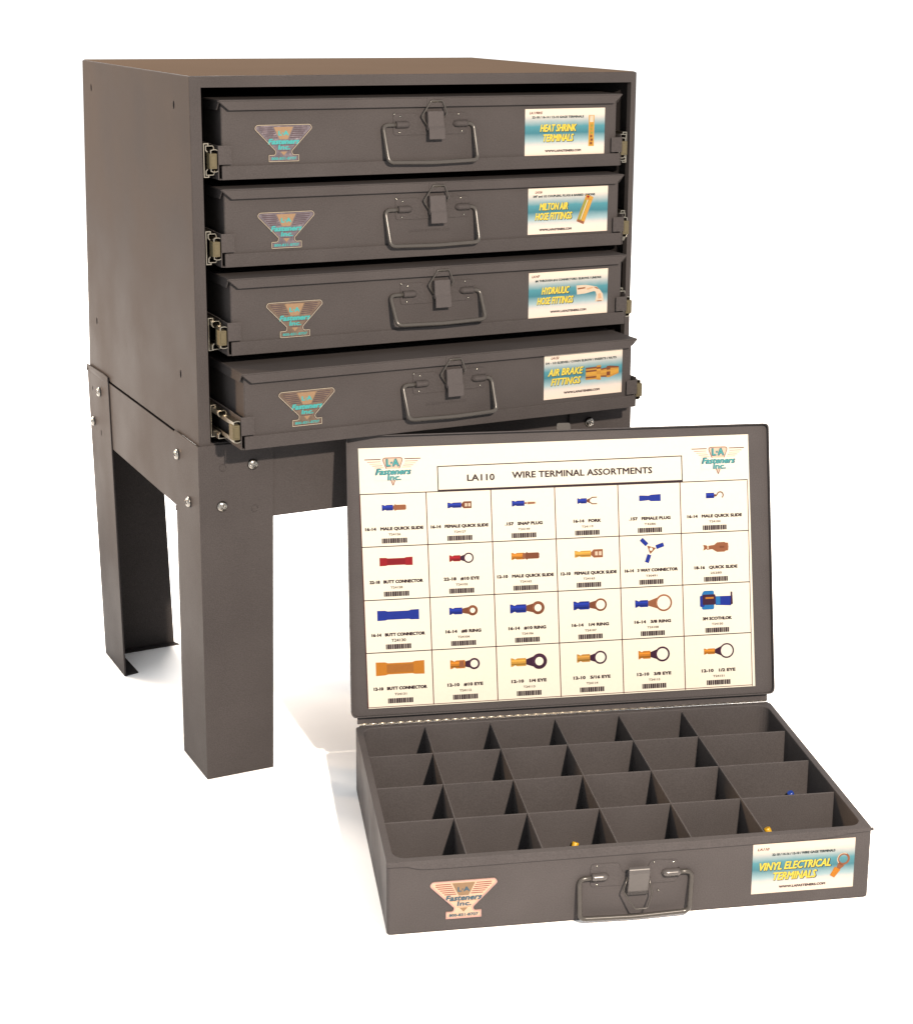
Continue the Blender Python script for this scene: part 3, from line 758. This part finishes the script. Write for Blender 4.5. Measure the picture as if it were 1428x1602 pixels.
mb.text('LA110', .1385, .2561, .0288, .0064, Z, INK, .05); mb.text('WIRE TERMINAL ASSORTMENTS', .2480, .2574, .1520, .0064, Z, INK, .05)
mb.build('chart_title', chart, recalc=False)
def logo(cx, cy):
    k = 6.2e-5
    mb = MB('xy')
    def q(x, y): return (cx + x*k, cy - (y - 430)*k)
    for i, (a, b, y) in enumerate(((470,205,222),(425,210,262),(385,200,297),(345,175,330),(308,155,362))):
        m = (RUST, PINK, PEACH, PINK, PEACH)[i]
        for sg in (-1, 1): mb.stroke([q(sg*a, y), q(sg*b, y)], (.0009 if i == 0 else .0006), Z, m)
    for a, b, y in ((170,90,490),(140,95,525)):
        for sg in (-1, 1): mb.stroke([q(sg*a, y), q(sg*b, y)], .0006, Z, PEACH)
    dia = fillet([q(-180,200), q(180,200), q(0,668)][::-1], [.001, .004, .004], 5)
    mb.flat(dia, Z + .0001, PALE); mb.stroke(dia, .0008, Z + .0002, PINK, True)
    mb.rect(cx - 300*k, cx + 300*k, cy - (575-430)*k, cy - (385-430)*k, Z + .00025, CARD)
    for txt, x, y, wd, h, sh in (('L·A', 0, 282, 195, 105, 0), ('Fasteners', 5, 432, 560, 88, .28), ('Inc.', 20, 530, 205, 80, .1)):
        mb.text(txt, cx + x*k, cy - (y-430)*k, wd*k*1.06, h*k*1.12, Z + .0003, SLATE, .10, sh)
        mb.text(txt, cx + x*k, cy - (y-430)*k, wd*k, h*k, Z + .0004, TEAL, .035, sh)
    mb.build('chart_logo', chart, recalc=False)
logo(.0458, .2655); logo(.3975, .2655)
SH = {}
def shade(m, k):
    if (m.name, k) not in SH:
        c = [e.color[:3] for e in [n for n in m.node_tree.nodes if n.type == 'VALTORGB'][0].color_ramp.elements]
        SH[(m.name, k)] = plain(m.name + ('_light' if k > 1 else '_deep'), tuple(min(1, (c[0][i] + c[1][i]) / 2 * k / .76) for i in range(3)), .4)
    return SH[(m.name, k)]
# terminal pictures: all drawn in millimetres about the picture centre
def sleeve(mb, x0, x1, h, m, z=Z, notch=True, flip=False):
    h /= 2
    if notch:
        w_ = x1 - x0; pts = [(x0,-h),(x0+w_*.12,-h*.96),(x0+w_*.28,-h*.66),(x0+w_*.42,-h*.92),(x1,-h*.92),(x1,h*.92),(x0+w_*.42,h*.92),(x0+w_*.28,h*.66),(x0+w_*.12,h*.96),(x0,h)]
    else: pts = [(x0,-h),(x1,-h),(x1,h),(x0,h)]
    mb.flat(pts, z, m)
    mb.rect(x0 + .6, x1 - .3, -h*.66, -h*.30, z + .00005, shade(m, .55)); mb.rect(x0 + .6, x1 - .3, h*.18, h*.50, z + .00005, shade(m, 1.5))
def ring_t(mb, sl, met, x0, xs, h, rc, ro, ri):
    sleeve(mb, x0, xs, h, sl); mb.flat([(xs, -h*.30), (rc - ro*.55, -ro*.72), (rc - ro*.55, ro*.72), (xs, h*.30)], Z, met); mb.annulus(rc, 0, ro, ri, Z + .0001, met)
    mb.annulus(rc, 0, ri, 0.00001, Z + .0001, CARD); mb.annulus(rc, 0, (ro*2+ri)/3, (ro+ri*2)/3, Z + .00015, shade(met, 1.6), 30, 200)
def butt(mb, w_, h, m, dk):
    w_ /= 2; h /= 2
    mb.flat([(-w_,-h),(-w_*.62,-h*.96),(-w_*.5,-h*.84),(w_*.5,-h*.84),(w_*.62,-h*.96),(w_,-h),(w_,h),(w_*.62,h*.96),(w_*.5,h*.80),(-w_*.5,h*.80),(-w_*.62,h*.96),(-w_,h)], Z, m)
    mb.rect(-w_*.55, w_*.55, -h*.62, h*.60, Z + .0001, dk)
def spade(mb, sl, met, k=1.0):
    sleeve(mb, -12.5*k, -1.0*k, 6.4*k, sl); mb.flat([(-1*k,-1.4*k),(1.2*k,-3.6*k),(2.2*k,-2.7*k),(11.5*k,-2.7*k),(12.4*k,-1.8*k),(12.4*k,1.8*k),(11.5*k,2.7*k),(2.2*k,2.7*k),(1.2*k,3.6*k),(-1*k,1.4*k)], Z, met)
def female(mb, sl, met, k=1.0):
    sleeve(mb, -12.5*k, 2.0*k, 6.0*k, sl); mb.flat([(2*k,-1.2*k),(4.4*k,-3.6*k),(12.6*k,-3.6*k),(12.6*k,3.6*k),(4.4*k,3.6*k),(2*k,1.2*k)], Z, met)
    mb.rect(5.6*k, 8.0*k, -1.7*k, 1.7*k, Z + .0001, PALE); mb.rect(9.0*k, 11.4*k, -1.7*k, 1.7*k, Z + .0001, PALE)
def snap(mb): sleeve(mb, -12.5, .8, 6.2, BLUE); mb.rect(.8, 3.2, -.9, .9, Z, COPPER); mb.flat(fillet([(3.2,-1.6),(13,-1.3),(13,1.3),(3.2,1.6)], 1), Z + .0001, PALE); mb.flat(fillet([(4,-1.1),(12,-.8),(12,.9),(4,.9)], 1), Z + .0002, COPPER)
def fork(mb):
    sleeve(mb, -10.5, -.5, 6.0, BLUE); mb.flat([(-.5,-1.2),(3.0,-2.6),(3.0,2.6),(-.5,1.2)], Z, BROWN)
    for sg in (1, -1): mb.stroke([(2.6, sg*1.4), (5.4, sg*3.4), (10.2, sg*3.4)], 1.1, Z + .0001, BROWN)
def plug(mb): mb.flat(fillet([(-11.5,-3.0),(-10.5,-3.2),(-1,-2.5),(1,-3.6),(11.5,-3.8),(11.8,-3.3),(11.8,3.3),(11.5,3.6),(1,3.2),(-1,2.3),(-10.5,2.9),(-11.5,2.7)], .5), Z, BLUE)
def hook(mb): sleeve(mb, -9.5, -.5, 5.8, BLUE, notch=False); mb.flat([(-.5,-1.5),(2.5,-.8),(2.5,.8),(-.5,1.4)], Z, BROWN); mb.annulus(6.0, .2, 3.9, 2.7, Z + .0001, BROWN, -55, 175)
def three(mb):
    mb.flat(fillet([(-4.5,4.2),(5.2,1.2),(-1.2,-5.2)], 1.2), Z, COPPER); mb.annulus(-.2, .2, 1.7, 0.0001, Z + .0001, CARD)
    for a, x, y in ((135, -7.6, 8.0), (18, 9.4, 3.4), (250, -3.6, -9.6)):
        mb.flat([(x + u*math.cos(R(a)) - v*math.sin(R(a)), y + u*math.sin(R(a)) + v*math.cos(R(a))) for u, v in ((-4.4,-2.2),(4.4,-2.2),(4.4,2.2),(-4.4,2.2))], Z + .0001, BLUE)
def qslide(mb): mb.flat([(-14,-3.2),(-10.5,-1.8),(-9.5,-2.6),(-4,-2.0),(0,-4.6),(1.4,-5.2),(9.5,-5.2),(10.6,-4.2),(13.4,-4.0),(13.8,0),(13.4,4.2),(10.6,4.4),(9.5,5.2),(1.4,5.0),(-2,2.4),(-9.5,1.6),(-10.5,2.4),(-14,2.8),(-13,0)], Z, COPPER); mb.rect(-9.6, -8.0, -1.6, 1.4, Z + .0001, PALE); mb.rect(4, 9, -1, 1, Z + .0001, BROWN)
def splice(mb):
    mb.flat(fillet([(-17,-9),(-3.5,-9),(-3.5,11),(-15,11),(-17,7)], 2), Z, SKYB); mb.flat(fillet([(-19,-6),(-14,-6),(-14,6),(-19,6)], 1.5), Z + .0001, BLUE)
    mb.flat(fillet([(-16,-4),(-2,-4),(-2,7),(-16,7)], 1.2), Z + .0002, PLUM); mb.rect(-13, -4, 2.4, 4.2, Z + .0003, ORANGE)
    mb.flat([(-2,-4.5),(15,-5.6),(15.5,4.6),(-2,4.8)], Z + .0002, BLUE); mb.rect(-1.6, 3.2, -4.2, 4.6, Z + .0003, SKYB); mb.flat([(14.5,-5),(17,-4),(16.5,9),(14.8,9)], Z + .0003, PLUM)
CELLS = [
 [('16-14   MALE QUICK SLIDE','T24126',lambda m: spade(m, BLUE, COPPER),3), ('16-14   FEMALE QUICK SLIDE','T24127',lambda m: female(m, BLUE, BROWN),3), ('.157   SNAP PLUG','T24149',snap,2), ('16-14   FORK','T24119',fork,2), ('.157   FEMALE PLUG','T4286',plug,3), ('16-14   MALE QUICK SLIDE','T24104',hook,3)],
 [('22-18   BUTT CONNECTOR','T24128',lambda m: butt(m, 34, 8.6, RED, REDD),1), ('22-18   #10 EYE','T24102',lambda m: ring_t(m, RED, PLUM, -12.5, -1, 6.8, 7.5, 5.4, 3.9),2), ('12-10   MALE QUICK SLIDE','T24162',lambda m: (spade(m, ORANGE, BROWN, 1.18), m.rect(-3, 0, -3, 3, Z + .0001, COPPER)),1), ('12-10   FEMALE QUICK SLIDE','T24163',lambda m: female(m, AMBER, COPPER, 1.2),0), ('16-14   3 WAY CONNECTOR','T30491',three,3), ('18-16   QUICK SLIDE','25285',qslide,2)],
 [('16-14   BUTT CONNECTOR','T24130',lambda m: butt(m, 43, 10.5, BLUE, BLUE),0), ('16-14   #8 RING','T24104',lambda m: ring_t(m, BLUE, BROWN, -14.5, -1, 7.6, 9.8, 5.4, 2.7),2), ('16-14   #10 RING','T24106',lambda m: ring_t(m, BLUE, BROWN, -18, -1, 9.4, 11.5, 6.9, 3.8),1), ('16-14   1/4 RING','T24107',lambda m: ring_t(m, BLUE, BROWN, -18, -1, 9.4, 11, 6.7, 4.8),1), ('16-14   3/8 RING','T24108',lambda m: ring_t(m, BLUE, COPPER, -19, -5, 8, 12, 9.0, 7.2),-1), ('3M SCOTHLOK','T24150',splice,-2)],
 [('12-10   BUTT CONNECTOR','T24131',lambda m: butt(m, 50, 14, ORANGE, ORANGED),0), ('12-10   #10 EYE','T24112',lambda m: (ring_t(m, ORANGE, PLUM, -15.5, 0, 9.2, 9.5, 5.9, 3.9), m.rect(-6, -1, -3.4, 3.4, Z + .0001, COPPER)),1), ('12-10   1/4 EYE','T24113',lambda m: ring_t(m, AMBER, PLUM, -19, -3, 9, 11, 8.2, 4.4),-1), ('12-10   5/16 EYE','T24114',lambda m: ring_t(m, GOLD, PLUM, -16, -2, 8.8, 9, 7.0, 5.2),0), ('12-10   3/8 EYE','T24115',lambda m: ring_t(m, ORANGE, PLUM, -17, -4, 9, 9, 8.0, 6.0),0), ('12-10   1/2 EYE','T24151',lambda m: ring_t(m, ORANGE, PLUM, -16, -4, 6.6, 9, 8.0, 6.4),0)],
]
def barcode():
    mb = MB('xy'); rnd = random.Random(3); x = -.0135
    while x < .0128:
        wd = rnd.choice((.0012, .0017, .0022)); mb.rect(x, min(x + wd, .0135), -.0026, .0026, Z, INK); x += wd + rnd.choice((.0003, .0004, .0005))
    return mb
bcm = barcode().mesh('barcode', False)
for r in range(4):
    for c in range(6):
        txt, code, fn, dy = CELLS[r][c]
        u0, u1, s0, s1 = cols[c], cols[c+1], rows[r], rows[r+1]
        f = lambda k: s0 + (s1 - s0) * k
        tilt = Matrix.Rotation(R(0.4), 4, 'Z')
        cu = (u0 + u1)/2
        if c == 5: cu -= .0000
        mb = MB('xy'); fn(mb)
        k = .00102
        mb.v = [(x*k, y*k, z) for x, y, z in mb.v]
        m = mb.mesh('terminal_picture', False)
        sp = f(.30) + dy * .0006
        place('terminal_picture', m, chart, matrix=Matrix.Translation((U(cu, sp) + .0005, sp, 0)))
        mb = MB('xy'); wd = min(.0605, .0026 * len(txt.replace('   ', ' ')) + .0035)
        sl = f(.665); mb.text(txt, U(cu, sl), sl, wd, .0030, Z, INK, .115)
        sl = f(.775); mb.text(code, U(cu, sl), sl, .0125 if (r, c) != (2, 0) else .0150, .0022 if (r, c) != (2, 0) else .0029, Z, FAINT if (r, c) != (2, 0) else INK, .05)
        mb.build('cell_lettering', chart, recalc=False)
        sl = f(.895); place('barcode', bcm, chart, matrix=Matrix.Translation((U(cu, sl), sl, 0)))
# loose terminals left in the bins ------------------------------------
def terminal(name, u, v, z, tilt, yaw, mat, label, cat='terminal'):
    root = empty(name, tl(u, v) + Vector((0, 0, z)), TA + yaw, label, cat)
    M = Matrix.Rotation(R(26) * (1 if u < .3 else -1), 4, 'Y') @ Matrix.Rotation(tilt, 4, 'X')
    mb = MB(); n = 10
    mb.loft([[(r*math.cos(2*math.pi*k/n), r*math.sin(2*math.pi*k/n), h) for k in range(n)] for r, h in ((.0030, 0), (.0034, .001), (.0031, .006), (.0034, .0125), (.0030, .0138))], mat, smooth=True)
    mb.build('sleeve', root, matrix=M)
    mb = MB('xz'); mb.prism([(-.0018,-.0125),(.0018,-.0125),(.0022,.002),(-.0022,.002)], 'y', -.0006, .0006, TINNED)
    n = 16; cz = -.0170
    outer = [(.0055*math.cos(2*math.pi*k/n), .0055*math.sin(2*math.pi*k/n)) for k in range(n)]; inner = [(x*.55, y*.55) for x, y in outer]
    mb2 = MB(); mb2.ringprism(outer, inner, -.0005, .0005, TINNED)
    mb.add([(x, z_, cz + y) for x, y, z_ in mb2.v], mb2.f, TINNED)
    mb.build('ring_tongue', root, matrix=M)
terminal('ring_terminal', .1832, .0745, .0249, R(-5), 0.5, YPLAST, 'loose yellow ring terminal leaning in the third front bin from the left')
terminal('ring_terminal', .3810, .0742, .0258, R(-5), -0.4, YPLAST, 'loose yellow ring terminal beside the divider of the wide front corner bin')
terminal('ring_terminal', .4290, .1478, .0270, R(-5), 0.3, BPLAST, 'loose blue ring terminal in the wide right bin of the second row from front')
